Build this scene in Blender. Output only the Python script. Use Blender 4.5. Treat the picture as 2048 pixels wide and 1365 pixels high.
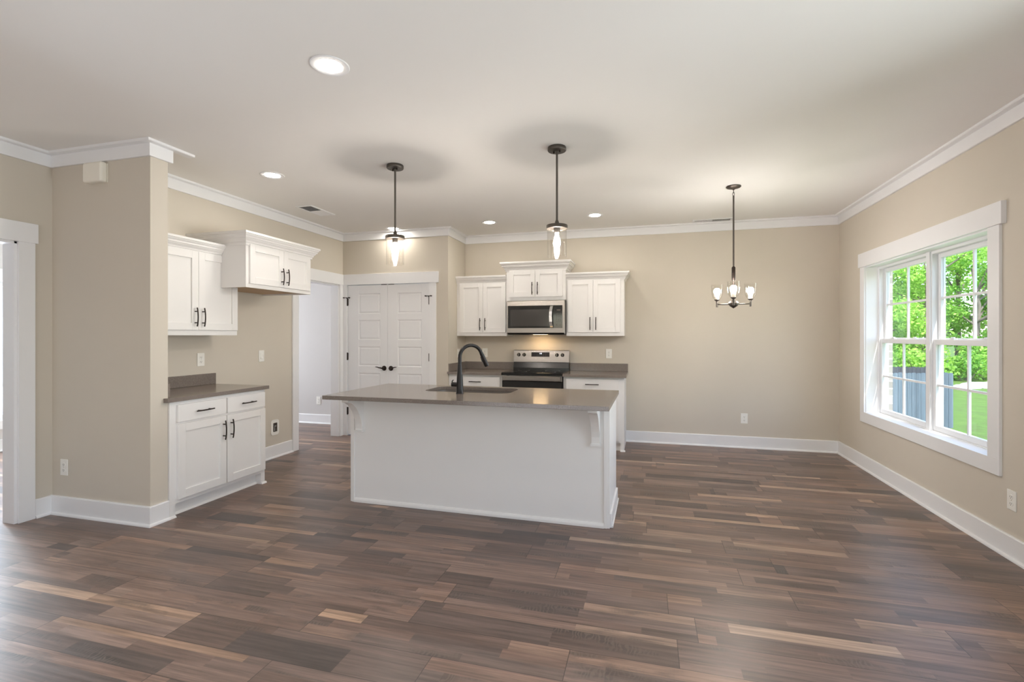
import bpy, bmesh, math, random
from mathutils import Vector, Matrix
random.seed(7)
PI = math.pi
S = bpy.context.scene
COL = S.collection
for o in list(bpy.data.objects): bpy.data.objects.remove(o)

# ------------------------------------------------------------------ camera
cd = bpy.data.cameras.new('camera')
cam = bpy.data.objects.new('camera', cd); COL.objects.link(cam)
cam.location = (0, 0, 1.36)
cam.rotation_euler = (PI/2, 0, math.radians(15.35))
cd.sensor_width = 36; cd.lens = 978/2048*36; cd.shift_y = -11.3/2048
cd.clip_start = .05; cd.clip_end = 300
S.camera = cam

# ------------------------------------------------------------------ sky, sun, added daylight lamps, exposure
S.view_settings.view_transform = 'Standard'; S.view_settings.look = 'None'
S.view_settings.exposure = 0.21; S.view_settings.gamma = 1.0
S.view_settings.use_curve_mapping = False
cy = S.cycles
cy.use_denoising = True
cy.max_bounces = 10; cy.diffuse_bounces = 6; cy.glossy_bounces = 5; cy.transmission_bounces = 6
cy.transparent_max_bounces = 16; cy.sample_clamp_indirect = 6.0; cy.caustics_reflective = False
cy.caustics_refractive = False
W = bpy.data.worlds.new('world'); S.world = W; W.use_nodes = True
wn = W.node_tree.nodes; wl = W.node_tree.links; wn.clear()
sky = wn.new('ShaderNodeTexSky'); sky.sky_type = 'NISHITA'; sky.sun_disc = False
sky.sun_elevation = math.radians(61); sky.sun_rotation = math.radians(158)
sky.altitude = 200; sky.dust_density = 1.5; sky.ozone_density = 1.0
bg = wn.new('ShaderNodeBackground'); bg.inputs['Strength'].default_value = 0.62
wo = wn.new('ShaderNodeOutputWorld')
wl.new(sky.outputs[0], bg.inputs[0]); wl.new(bg.outputs[0], wo.inputs[0])

def sun(direction, strength):
    l = bpy.data.lights.new('sun', 'SUN'); l.energy = strength; l.angle = math.radians(.53); l.color = (1, .96, .9)
    o = bpy.data.objects.new('sun', l); COL.objects.link(o)
    o.rotation_euler = Vector(direction).to_track_quat('Z', 'Y').to_euler(); o.location = (6, -10, 20)
sun((.20, -.82, 1.0), 6.0)

def area_lamp(name, loc, size, facing, watts, color=(.93, .96, 1)):
    """added area lamp standing in for daylight"""
    l = bpy.data.lights.new(name, 'AREA'); l.shape = 'RECTANGLE'; l.size, l.size_y = size; l.energy = watts; l.color = color
    o = bpy.data.objects.new(name, l); COL.objects.link(o); o.location = loc
    o.rotation_euler = (-Vector(facing)).to_track_quat('Z', 'Y').to_euler()
area_lamp('rear_floor_fill', (-1.1, -2.6, .03), (5.0, 3.4), (0, .1, 1), 225, (.90, .93, 1))  # unseen upward lamp added at floor level to brighten the ceiling
area_lamp('dining_window_daylight', (6.0, 6.6, 1.0), (3.0, 3.5), (-1, -.35, .12), 300, (.92, .95, 1))  # lamp added well outside the window, aimed to brighten the left cabinets
area_lamp('near_window_fill', (3.5, 2.1, .9), (2.0, 1.8), (-1, -.6, .2), 255, (.92, .95, 1))  # fill lamp added outside the made-up nearer window
area_lamp('left_room_daylight', (-7.6, 3.0, 1.2), (1.4, 1.6), (1, 0, 0), 350, (.84, .91, 1))
area_lamp('hall_window_daylight', (-7.6, 5.6, 1.3), (.9, 1.4), (1, 0, 0), 140, (.90, .92, 1))

# ------------------------------------------------------------------ materials
def new_mat(name):
    m = bpy.data.materials.new(name); m.use_nodes = True
    nt = m.node_tree; b = nt.nodes['Principled BSDF']
    return m, nt, b
def lin(c):
    return tuple(((v/255+.055)/1.055)**2.4 if v/255 > .04045 else v/255/12.92 for v in c)
def paint(name, rgb, rough=.5, metal=0, spec=.5, noise=0.0, nscale=8, aniso=0):
    m, nt, b = new_mat(name); c = lin(rgb)
    b.inputs['Base Color'].default_value = (*c, 1); b.inputs['Roughness'].default_value = rough
    b.inputs['Metallic'].default_value = metal; b.inputs['Specular IOR Level'].default_value = spec
    if aniso: b.inputs['Anisotropic'].default_value = aniso
    if noise:
        t = nt.nodes.new('ShaderNodeTexNoise'); t.inputs['Scale'].default_value = nscale; t.inputs['Detail'].default_value = 5
        g = nt.nodes.new('ShaderNodeNewGeometry'); nt.links.new(g.outputs['Position'], t.inputs['Vector'])
        r = nt.nodes.new('ShaderNodeMapRange'); r.inputs['To Min'].default_value = 1-noise; r.inputs['To Max'].default_value = 1+noise
        nt.links.new(t.outputs['Fac'], r.inputs['Value'])
        x = nt.nodes.new('ShaderNodeMix'); x.data_type = 'RGBA'; x.blend_type = 'MULTIPLY'; x.inputs['Factor'].default_value = 1
        x.inputs['A'].default_value = (*c, 1); nt.links.new(r.outputs[0], x.inputs['B']); nt.links.new(x.outputs['Result'], b.inputs['Base Color'])
    return m
def emit(name, rgb, strength):
    m, nt, b = new_mat(name)
    b.inputs['Base Color'].default_value = (.8, .8, .8, 1)
    b.inputs['Emission Color'].default_value = (*lin(rgb), 1); b.inputs['Emission Strength'].default_value = strength
    return m
def thin_glass(name, tint=(1, 1, 1), refl=1.0):
    m = bpy.data.materials.new(name); m.use_nodes = True; nt = m.node_tree; nt.nodes.clear()
    o = nt.nodes.new('ShaderNodeOutputMaterial'); mx = nt.nodes.new('ShaderNodeMixShader')
    t = nt.nodes.new('ShaderNodeBsdfTransparent'); t.inputs[0].default_value = (*tint, 1)
    g = nt.nodes.new('ShaderNodeBsdfGlossy'); g.inputs['Roughness'].default_value = 0
    f = nt.nodes.new('ShaderNodeLayerWeight'); f.inputs['Blend'].default_value = .5
    q = nt.nodes.new('ShaderNodeMath'); q.operation = 'POWER'; q.inputs[1].default_value = 4.0
    k = nt.nodes.new('ShaderNodeMath'); k.operation = 'MULTIPLY_ADD'; k.inputs[1].default_value = .75*refl; k.inputs[2].default_value = .04*refl
    nt.links.new(f.outputs['Facing'], q.inputs[0]); nt.links.new(q.outputs[0], k.inputs[0]); nt.links.new(k.outputs[0], mx.inputs[0])
    nt.links.new(t.outputs[0], mx.inputs[1]); nt.links.new(g.outputs[0], mx.inputs[2]); nt.links.new(mx.outputs[0], o.inputs[0])
    return m

class NT:
    """small helper for math in shader node trees"""
    def __init__(s, nt): s.nt = nt
    def link(s, v, sock):
        if isinstance(v, (int, float)): sock.default_value = v
        else: s.nt.links.new(v, sock)
    def m(s, op, a, b=0.0, c=0.0):
        n = s.nt.nodes.new('ShaderNodeMath'); n.operation = op
        for v, k in ((a, 0), (b, 1), (c, 2)): s.link(v, n.inputs[k])
        return n.outputs[0]
    def xyz(s, x, y, z):
        n = s.nt.nodes.new('ShaderNodeCombineXYZ')
        for v, k in ((x, 0), (y, 1), (z, 2)): s.link(v, n.inputs[k])
        return n.outputs[0]
    def white(s, vec):
        n = s.nt.nodes.new('ShaderNodeTexWhiteNoise'); n.noise_dimensions = '3D'; s.nt.links.new(vec, n.inputs['Vector']); return n.outputs['Value']
    def noise(s, vec, scale=1, detail=4, rough=.6):
        n = s.nt.nodes.new('ShaderNodeTexNoise'); s.nt.links.new(vec, n.inputs['Vector'])
        n.inputs['Scale'].default_value = scale; n.inputs['Detail'].default_value = detail; n.inputs['Roughness'].default_value = rough
        return n.outputs['Fac']
    def ramp(s, fac, stops):
        n = s.nt.nodes.new('ShaderNodeValToRGB'); s.nt.links.new(fac, n.inputs[0]); e = n.color_ramp.elements
        while len(e) < len(stops): e.new(.5)
        for k, (p, c) in enumerate(stops): e[k].position = p; e[k].color = (*c, 1)
        return n.outputs[0]
    def mul(s, a, b, fac=1.0):
        n = s.nt.nodes.new('ShaderNodeMix'); n.data_type = 'RGBA'; n.blend_type = 'MULTIPLY'; s.link(fac, n.inputs['Factor'])
        s.nt.links.new(a, n.inputs['A'])
        if isinstance(b, tuple): n.inputs['B'].default_value = (*b, 1)
        else: s.nt.links.new(b, n.inputs['B'])
        return n.outputs['Result']
    def mixc(s, fac, a, b):
        n = s.nt.nodes.new('ShaderNodeMix'); n.data_type = 'RGBA'; s.link(fac, n.inputs['Factor'])
        for v, k in ((a, 'A'), (b, 'B')):
            if isinstance(v, tuple): n.inputs[k].default_value = (*v, 1)
            else: s.nt.links.new(v, n.inputs[k])
        return n.outputs['Result']
    def rng(s, v, a, b, c, d):
        n = s.nt.nodes.new('ShaderNodeMapRange'); s.link(v, n.inputs['Value'])
        for k, x in zip(('From Min', 'From Max', 'To Min', 'To Max'), (a, b, c, d)): n.inputs[k].default_value = x
        return n.outputs[0]
def pos(nt):
    g = nt.nodes.new('ShaderNodeNewGeometry'); s = nt.nodes.new('ShaderNodeSeparateXYZ'); nt.links.new(g.outputs['Position'], s.inputs[0])
    return g.outputs['Position'], s.outputs[0], s.outputs[1], s.outputs[2]

def floor_material():
    m, nt, b = new_mat('laminate_planks'); n = NT(nt); P, x, y, z = pos(nt)
    PW, PL = .198, 1.22
    v = n.m('DIVIDE', n.m('SUBTRACT', y, 3.292), PW); row = n.m('FLOOR', v); fy = n.m('SUBTRACT', v, row)
    off = n.white(n.xyz(row, 3.7, 1.3))
    u = n.m('ADD', n.m('DIVIDE', x, PL), n.m('MULTIPLY', off, 5.0)); col = n.m('FLOOR', u); fx = n.m('SUBTRACT', u, col)
    r1 = n.white(n.xyz(col, row, .5)); r2 = n.white(n.xyz(col, row, 7.5)); r3 = n.white(n.xyz(col, row, 11.5))
    # each plank prints a wide field cut to blocks and a narrow edge strip cut to longer pieces
    wsp = n.m('ADD', .58, n.m('MULTIPLY', r2, .22)); edge = n.m('GREATER_THAN', fy, wsp)
    sub = n.m('MULTIPLY', n.m('GREATER_THAN', fy, n.m('MULTIPLY', wsp, n.m('ADD', .35, n.m('MULTIPLY', r3, .3)))), n.m('SUBTRACT', 1.0, edge))
    strip = n.m('ADD', n.m('ADD', n.m('MULTIPLY', edge, 2.0), n.m('MULTIPLY', sub, n.m('GREATER_THAN', r1, .5))), n.m('MULTIPLY', row, 4.0))
    sr = n.white(n.xyz(strip, col, 2.2))
    cuts = n.m('ADD', n.m('MULTIPLY', n.m('SUBTRACT', 1.0, edge), n.m('ADD', 1.5, n.m('MULTIPLY', sr, 1.7))), n.m('MULTIPLY', edge, n.m('ADD', 1.1, n.m('MULTIPLY', sr, .8))))
    blk = n.m('FLOOR', n.m('ADD', n.m('MULTIPLY', fx, cuts), n.m('MULTIPLY', sr, .9)))
    key = n.m('ADD', blk, n.m('MULTIPLY', col, 5.0))
    t = n.white(n.xyz(strip, key, 4.4)); t2 = n.white(n.xyz(strip, key, 9.1))
    tone = n.m('ADD', n.m('ADD', n.m('MULTIPLY', t, .62), n.m('MULTIPLY', r1, .22)), n.m('MULTIPLY', edge, n.m('MULTIPLY', n.m('GREATER_THAN', t2, .45), .26)))
    base = n.ramp(tone, [(.05, lin((80, 68, 63))), (.24, lin((106, 88, 79))), (.52, lin((124, 102, 91))), (.74, lin((138, 112, 98))), (.86, lin((158, 131, 112))), (1.0, lin((174, 146, 124)))])
    hue = n.white(n.xyz(strip, key, 15.2))
    base = n.mul(base, n.mixc(hue, (1.03, .97, .93), (.96, 1.0, 1.05)))
    # grain
    gv = n.xyz(n.m('MULTIPLY', x, 2.2), n.m('MULTIPLY', y, 60.0), n.m('MULTIPLY', t, 30.0))
    g = n.noise(gv, 1.0, 6, .65)
    base = n.mul(base, n.rng(g, .3, .7, .60, 1.36))
    gv2 = n.xyz(n.m('MULTIPLY', x, 1.3), n.m('MULTIPLY', y, 9.0), n.m('MULTIPLY', t2, 20.0))
    g2 = n.noise(gv2, 1.6, 5, .6)
    base = n.mul(base, n.rng(g2, .35, .68, .78, 1.16))
    # dark worn patches and saw marks in some blocks
    pn = n.noise(n.xyz(n.m('MULTIPLY', x, 3.0), n.m('MULTIPLY', y, 11.0), n.m('MULTIPLY', t, 9.0)), 1.0, 3, .6)
    pm = n.m('MULTIPLY', n.rng(pn, .52, .66, 0, 1), n.m('GREATER_THAN', t2, .62))
    base = n.mixc(n.m('MULTIPLY', pm, .55), base, lin((62, 56, 54)))
    wv = n.m('SINE', n.m('ADD', n.m('MULTIPLY', x, 330.0), n.m('MULTIPLY', n.noise(n.xyz(n.m('MULTIPLY', x, 20.0), n.m('MULTIPLY', y, 16.0), t), 1.0, 2, .5), 22.0)))
    sm = n.m('MULTIPLY', n.m('MULTIPLY', n.m('GREATER_THAN', wv, .35), pm), .5)
    base = n.mixc(sm, base, lin((120, 104, 92)))
    # seams
    e1 = n.m('LESS_THAN', n.m('MINIMUM', fy, n.m('SUBTRACT', 1.0, fy)), .0075)
    e2 = n.m('LESS_THAN', n.m('MINIMUM', fx, n.m('SUBTRACT', 1.0, fx)), .0013)
    seam = n.m('MAXIMUM', e1, e2)
    base = n.mixc(n.m('MULTIPLY', seam, .7), base, lin((34, 27, 23)))
    nt.links.new(base, b.inputs['Base Color'])
    nt.links.new(n.rng(g, .2, .8, .29, .42), b.inputs['Roughness'])
    b.inputs['Specular IOR Level'].default_value = .6
    bp = nt.nodes.new('ShaderNodeBump'); bp.inputs['Strength'].default_value = .12; bp.inputs['Distance'].default_value = .002
    nt.links.new(n.m('SUBTRACT', g, n.m('MULTIPLY', seam, 1.2)), bp.inputs['Height']); nt.links.new(bp.outputs[0], b.inputs['Normal'])
    return m
def quartz_material():
    m, nt, b = new_mat('taupe_quartz'); n = NT(nt); P, x, y, z = pos(nt)
    a = n.noise(P, 260, 2, .5); c = n.noise(P, 3.0, 4, .6)
    base = n.ramp(a, [(.3, lin((106, 97, 90))), (.5, lin((122, 112, 105))), (.72, lin((142, 132, 124)))])
    base = n.mul(base, n.rng(c, .3, .7, .94, 1.06))
    nt.links.new(base, b.inputs['Base Color']); b.inputs['Roughness'].default_value = .16; b.inputs['Specular IOR Level'].default_value = .6
    return m
def brick_material():
    m, nt, b = new_mat('whitewashed_brick'); n = NT(nt); P, x, y, z = pos(nt)
    t = nt.nodes.new('ShaderNodeTexBrick'); nt.links.new(n.xyz(n.m('ADD', x, y), z, 0), t.inputs['Vector'])
    t.inputs['Scale'].default_value = 1; t.inputs['Brick Width'].default_value = .21; t.inputs['Row Height'].default_value = .075
    t.inputs['Mortar Size'].default_value = .007; t.inputs['Color1'].default_value = (*lin((132, 127, 122)), 1); t.inputs['Color2'].default_value = (*lin((164, 158, 151)), 1)
    t.inputs['Mortar'].default_value = (*lin((196, 192, 186)), 1)
    nt.links.new(t.outputs['Color'], b.inputs['Base Color']); b.inputs['Roughness'].default_value = .9
    bp = nt.nodes.new('ShaderNodeBump'); bp.inputs['Strength'].default_value = .5; bp.inputs['Distance'].default_value = .01; bp.invert = True
    nt.links.new(t.outputs['Fac'], bp.inputs['Height']); nt.links.new(bp.outputs[0], b.inputs['Normal'])
    return m
def lawn_material():
    m, nt, b = new_mat('lawn_grass'); n = NT(nt); P, x, y, z = pos(nt)
    a = n.noise(P, 2.2, 6, .7); c = n.noise(P, 22, 3, .6)
    base = n.ramp(a, [(.3, lin((84, 100, 40))), (.5, lin((86, 118, 42))), (.7, lin((102, 130, 50)))])
    base = n.mul(base, n.rng(c, .3, .7, .8, 1.15))
    nt.links.new(base, b.inputs['Base Color']); b.inputs['Roughness'].default_value = .9
    return m
def leaf_material(name, lo, hi):
    m, nt, b = new_mat(name); n = NT(nt)
    g = nt.nodes.new('ShaderNodeNewGeometry')
    base = n.ramp(g.outputs['Random Per Island'], [(0, lin(lo)), (1, lin(hi))])
    nt.links.new(base, b.inputs['Base Color']); b.inputs['Roughness'].default_value = .55
    t = nt.nodes.new('ShaderNodeBsdfTranslucent'); nt.links.new(base, t.inputs[0])
    mx = nt.nodes.new('ShaderNodeMixShader'); mx.inputs[0].default_value = .45
    nt.links.new(b.outputs[0], mx.inputs[1]); nt.links.new(t.outputs[0], mx.inputs[2])
    nt.links.new(mx.outputs[0], nt.nodes['Material Output'].inputs[0])
    return m
def fence_material(name, a, c):
    m, nt, b = new_mat(name); n = NT(nt); P, x, y, z = pos(nt)
    g = n.noise(n.xyz(n.m('MULTIPLY', x, 30.0), n.m('MULTIPLY', y, 30.0), n.m('MULTIPLY', z, 2.0)), 1, 5, .6)
    i = n.white(n.xyz(n.m('FLOOR', n.m('MULTIPLY', x, 7.0)), 1.0, 2.0))
    base = n.ramp(n.m('ADD', n.m('MULTIPLY', g, .6), n.m('MULTIPLY', i, .4)), [(.2, lin(a)), (.8, lin(c))])
    nt.links.new(base, b.inputs['Base Color']); b.inputs['Roughness'].default_value = .85
    return m
def steel_material():
    m, nt, b = new_mat('brushed_steel'); n = NT(nt); P, x, y, z = pos(nt)
    g = n.noise(n.xyz(n.m('MULTIPLY', x, 4.0), n.m('MULTIPLY', y, 4.0), n.m('MULTIPLY', z, 900.0)), 1, 2, .5)
    b.inputs['Base Color'].default_value = (*lin((150, 145, 140)), 1); b.inputs['Metallic'].default_value = 1
    nt.links.new(n.rng(g, .3, .7, .26, .36), b.inputs['Roughness'])
    b.inputs['Anisotropic'].default_value = .6
    return m

M = dict(
    wall=paint('beige_wall_paint', (207, 199, 186), .75, spec=.3, noise=.012, nscale=5),
    hallwall=paint('daylit_hall_paint', (204, 201, 199), .75, spec=.3, noise=.012, nscale=5),  # cool daylight of the hall put into its wall colour
    ceiling=paint('ceiling_paint', (234, 232, 229), .85, spec=.2, noise=.01, nscale=3),
    trim=paint('white_trim_paint', (235, 235, 236), .42, noise=.008, nscale=6),
    cab=paint('white_cabinet_paint', (235, 233, 231), .38, noise=.008, nscale=6),
    bronze=paint('oil_rubbed_bronze', (52, 44, 40), .38, metal=.75, noise=.15, nscale=40),
    black=paint('matte_black_metal', (42, 40, 40), .34, metal=.6, noise=.1, nscale=40),
    pewter=paint('dark_pewter_metal', (88, 82, 76), .38, metal=.7, noise=.08, nscale=40),
    plastic=paint('white_plastic', (238, 236, 230), .35, noise=.005),
    cream=paint('cream_plastic', (236, 231, 219), .45, noise=.01),
    slot=paint('dark_slot', (46, 44, 42), .6, noise=.05),
    blackglass=paint('black_glass', (14, 14, 15), .06, spec=.6, noise=.05),
    doorglass=paint('dark_oven_window', (52, 49, 47), .12, spec=.6, noise=.05, nscale=4),
    blackenamel=paint('black_enamel', (20, 19, 19), .22, noise=.05),
    chrome=paint('chrome_satin', (214, 212, 210), .16, metal=1, noise=.02),
    sinksteel=paint('sink_steel', (124, 117, 110), .42, metal=.85, noise=.03),
    maple=paint('unfinished_maple', (186, 156, 120), .6, noise=.12, nscale=14),
    bark=paint('grey_bark', (122, 112, 104), .9, noise=.25, nscale=6),
    concrete=paint('pale_concrete', (206, 203, 198), .9, noise=.05, nscale=2),
    rock=paint('pale_rock', (190, 188, 186), .9, noise=.2, nscale=3),
    vinyl=paint('white_vinyl', (226, 227, 229), .35, noise=.006),
    siding=paint('pale_siding', (232, 230, 226), .8, noise=.03),
    roof=paint('grey_shingles', (120, 116, 114), .9, noise=.2, nscale=6),
    floor=floor_material(), quartz=quartz_material(), brick=brick_material(), lawn=lawn_material(), steel=steel_material(),
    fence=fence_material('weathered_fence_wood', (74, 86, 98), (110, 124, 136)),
    fencedark=fence_material('shaded_fence_wood', (50, 54, 62), (70, 74, 82)),  # darker copy of the fence wood, its shade put into the colour
    leaf=leaf_material('spring_leaves', (122, 182, 56), (204, 236, 122)),
    leaf2=leaf_material('deep_leaves', (88, 150, 52), (170, 216, 96)),
    pane=thin_glass('window_pane', (.97, .99, .99), .6), shade=thin_glass('clear_lamp_glass', (.975, .97, .96), .45),
    lens=emit('lamp_lens', (255, 248, 236), 110), bulb=emit('warm_bulb', (255, 245, 236), 360),
    cbulb=emit('warm_chandelier_bulb', (255, 246, 238), 255),
    hoodlamp=emit('hood_lamp', (255, 214, 160), 36), digits=emit('display_digits', (200, 220, 240), .9),
)

# ------------------------------------------------------------------ mesh helpers
class MB:
    def __init__(s): s.v = []; s.f = []; s.sm = []
    def add(s, verts, faces, smooth=False):
        k = len(s.v); s.v += [tuple(p) for p in verts]
        for f in faces: s.f.append(tuple(i+k for i in f)); s.sm.append(smooth)
        return s
    def box(s, x0, x1, y0, y1, z0, z1):
        x0, x1 = sorted((x0, x1)); y0, y1 = sorted((y0, y1)); z0, z1 = sorted((z0, z1))
        return s.add([(x0, y0, z0), (x1, y0, z0), (x1, y1, z0), (x0, y1, z0), (x0, y0, z1), (x1, y0, z1), (x1, y1, z1), (x0, y1, z1)],
                     [(0, 3, 2, 1), (4, 5, 6, 7), (0, 1, 5, 4), (1, 2, 6, 5), (2, 3, 7, 6), (3, 0, 4, 7)])
    def prism(s, pts, axis, a, b, smooth=False):
        """2D outline pts extruded between a and b along axis (x: pts are y,z; y: pts are x,z; z: pts are x,y)"""
        mk = {'x': lambda p, t: (t, p[0], p[1]), 'y': lambda p, t: (p[0], t, p[1]), 'z': lambda p, t: (p[0], p[1], t)}[axis]
        n = len(pts); vs = [mk(p, a) for p in pts] + [mk(p, b) for p in pts]
        fs = [(i, (i+1) % n, n+(i+1) % n, n+i) for i in range(n)]
        k = len(s.v); s.v += vs
        for f in fs: s.f.append(tuple(i+k for i in f)); s.sm.append(smooth)
        s.f.append(tuple(k+i for i in range(n))[::-1]); s.sm.append(False)
        s.f.append(tuple(k+n+i for i in range(n))); s.sm.append(False)
        return s
    def lathe(s, prof, c=(0, 0, 0), axis=(0, 0, 1), n=32, closed_ends=True):
        """prof: list of (radius, height along axis)"""
        q = Vector((0, 0, 1)).rotation_difference(Vector(axis)); c = Vector(c)
        vs = []
        for r, h in prof:
            for k in range(n):
                a = 2*PI*k/n; vs.append(tuple(c + q @ Vector((r*math.cos(a), r*math.sin(a), h))))
        fs = []
        for i in range(len(prof)-1):
            for k in range(n):
                fs.append((i*n+k, i*n+(k+1) % n, (i+1)*n+(k+1) % n, (i+1)*n+k))
        k0 = len(s.v); s.v += vs
        for f in fs: s.f.append(tuple(i+k0 for i in f)); s.sm.append(True)
        if closed_ends:
            s.f.append(tuple(k0+k for k in range(n))[::-1]); s.sm.append(False)
            e = (len(prof)-1)*n; s.f.append(tuple(k0+e+k for k in range(n))); s.sm.append(False)
        return s
    def tube(s, path, r, n=12, cap=True):
        P = [Vector(p) for p in path]; R = r if isinstance(r, (list, tuple)) else [r]*len(P)
        T = [(P[min(i+1, len(P)-1)]-P[max(i-1, 0)]).normalized() for i in range(len(P))]
        up = Vector((0, 0, 1)) if abs(T[0].z) < .9 else Vector((1, 0, 0))
        N = (up - T[0]*up.dot(T[0])).normalized(); vs = []
        for i in range(len(P)):
            N = (N - T[i]*N.dot(T[i])).normalized(); B = T[i].cross(N)
            for k in range(n):
                a = 2*PI*k/n; vs.append(tuple(P[i] + (N*math.cos(a)+B*math.sin(a))*R[i]))
        k0 = len(s.v); s.v += vs
        for i in range(len(P)-1):
            for k in range(n):
                s.f.append((k0+i*n+k, k0+i*n+(k+1) % n, k0+(i+1)*n+(k+1) % n, k0+(i+1)*n+k)); s.sm.append(True)
        if cap:
            s.f.append(tuple(k0+k for k in range(n))[::-1]); s.sm.append(False)
            e = (len(P)-1)*n; s.f.append(tuple(k0+e+k for k in range(n))); s.sm.append(False)
        return s
    def sweep(s, path, prof, side=1):
        """closed outline prof (out, z) swept along the level polyline path with mitred corners; side 1: out is to the right of travel"""
        P = [Vector(p) for p in path]; n = len(P); d = [(P[i+1]-P[i]).normalized() for i in range(n-1)]
        nr = [Vector((v.y, -v.x))*side for v in d]
        off = []
        for i in range(n):
            if i == 0: off.append(nr[0])
            elif i == n-1: off.append(nr[-1])
            else:
                mid = (nr[i-1]+nr[i]).normalized(); off.append(mid/max(.2, mid.dot(nr[i])))
        k = len(prof); k0 = len(s.v)
        for i in range(n):
            for o, z in prof: s.v.append((P[i].x+off[i].x*o, P[i].y+off[i].y*o, z))
        for i in range(n-1):
            for j in range(k):
                s.f.append((k0+i*k+j, k0+i*k+(j+1) % k, k0+(i+1)*k+(j+1) % k, k0+(i+1)*k+j)); s.sm.append(False)
        s.f.append(tuple(k0+j for j in range(k))); s.sm.append(False)
        s.f.append(tuple(k0+(n-1)*k+j for j in range(k))[::-1]); s.sm.append(False)
        return s
    def build(s, name, mat, parent=None, origin=None, bevel=0, seg=2):
        me = bpy.data.meshes.new(name)
        if origin is None: origin = parent_origin(parent) if parent else (0, 0, 0)
        me.from_pydata([(p[0]-origin[0], p[1]-origin[1], p[2]-origin[2]) for p in s.v], [], s.f)
        me.polygons.foreach_set('use_smooth', s.sm); me.update()
        bm = bmesh.new(); bm.from_mesh(me); bmesh.ops.recalc_face_normals(bm, faces=bm.faces); bm.to_mesh(me); bm.free()
        if any(s.sm): me.set_sharp_from_angle(angle=math.radians(40))
        me.materials.append(mat)
        o = bpy.data.objects.new(name, me); COL.objects.link(o)
        if parent: o.parent = parent
        else: o.location = origin
        if bevel:
            b = o.modifiers.new('edge', 'BEVEL'); b.width = bevel; b.segments = seg; b.limit_method = 'ANGLE'; b.angle_limit = math.radians(40)
        return o
ORI = {}
def parent_origin(p):
    while p.parent: p = p.parent
    return ORI.get(p.name, (0, 0, 0))
def thing(name, label, cat, loc=(0, 0, 0), rz=0, group=None, local=False):
    """Empty at a thing's base; parts are written in world coordinates, or in the thing's own when local"""
    o = bpy.data.objects.new(name, None); COL.objects.link(o); o.empty_display_size = .1
    o.location = loc; o.rotation_euler = (0, 0, rz); o['label'] = label; o['category'] = cat
    if group: o['group'] = group
    ORI[o.name] = (0, 0, 0) if local else tuple(loc)
    return o
def tag(o, label, cat, group=None, kind=None):
    o['label'] = label; o['category'] = cat
    if group: o['group'] = group
    if kind: o['kind'] = kind
    return o
def struct(o, label, cat): return tag(o, label, cat, kind='structure')
def copy_tree(o, parent=None):
    c = o.copy(); COL.objects.link(c)
    if parent: c.parent = parent; c.matrix_parent_inverse = o.matrix_parent_inverse.copy()
    for ch in list(o.children): copy_tree(ch, c)
    return c

# ------------------------------------------------------------------ room shell
CZ = 2.745
XR, YB, XL, YP, XJ, XW, YW, XD = 2.145, 6.44, -3.995, 5.83, -2.45, -3.407, 2.677, -4.383
YR = -5.0
struct(MB().box(-7.42, 2.335, YR-.12, 6.62, -.12, 0).build('floor', M['floor']), 'brown wood-look plank floor with dark and light strips', 'floor')
struct(MB().box(-7.42, 2.335, YR-.12, 6.62, CZ, CZ+.12).build('ceiling', M['ceiling']), 'smooth white flat ceiling with recessed lights', 'ceiling')
def wallobj(name, boxes, label, mat='wall'):
    m = MB()
    for b in boxes: m.box(*b)
    return struct(m.build(name, M[mat]), label, 'wall')
wallobj('wall_back', [(XJ-.12, XR, YB, YB+.12, 0, CZ)], 'beige back wall behind the range and dining corner')
wallobj('wall_pantry', [(XL, -3.937, YP, YP+.12, 0, CZ), (-2.692, XJ, YP, YP+.12, 0, CZ), (-3.937, -2.692, YP, YP+.12, 2.05, CZ)], 'beige wall around the white double pantry door')
wallobj('wall_jog', [(XJ-.12, XJ, YP+.12, YB, 0, CZ)], 'short beige return wall between pantry and range wall')
wallobj('wall_left', [(XL-.12, XL, YW+.133, 4.929, 0, CZ), (XL-.12, XL, 5.745, 6.49, 0, CZ), (XL-.12, XL, 4.929, 5.745, 2.043, CZ)], 'beige kitchen side wall with the hallway opening')
wallobj('wall_wing', [(XD, XW, YW, YW+.133, 0, CZ)], 'beige wing wall with doorbell chime and outlet')
wallobj('wall_door', [(XD-.12, XD, YR, 1.55, 0, CZ), (XD-.12, XD, 2.46, YW+.133, 0, CZ), (XD-.12, XD, 1.55, 2.46, 2.04, CZ)], 'beige wall at the far left with the cased opening')
wallobj('wall_right', [(XR, XR+.19, YR, .665, 0, CZ), (XR, XR+.19, 2.525, 3.865, 0, CZ), (XR, XR+.19, .665, 2.525, 0, .56), (XR, XR+.19, .665, 2.525, 2.06, CZ), (XR, XR+.19, 5.725, YB+.18, 0, CZ), (XR, XR+.19, 3.865, 5.725, 0, .56), (XR, XR+.19, 3.865, 5.725, 2.06, CZ)], 'beige wall with the big white double window')
wallobj('wall_rear', [(-7.42, -3.3, YR-.12, YR, 0, CZ), (-1.7, .2, YR-.12, YR, 0, CZ), (1.6, XR, YR-.12, YR, 0, CZ), (-3.3, -1.7, YR-.12, YR, 2.1, CZ), (-3.3, -1.7, YR-.12, YR, 0, .7), (.2, 1.6, YR-.12, YR, 2.1, CZ), (.2, 1.6, YR-.12, YR, 0, .7)], 'beige wall behind the viewer with two window openings')
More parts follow.
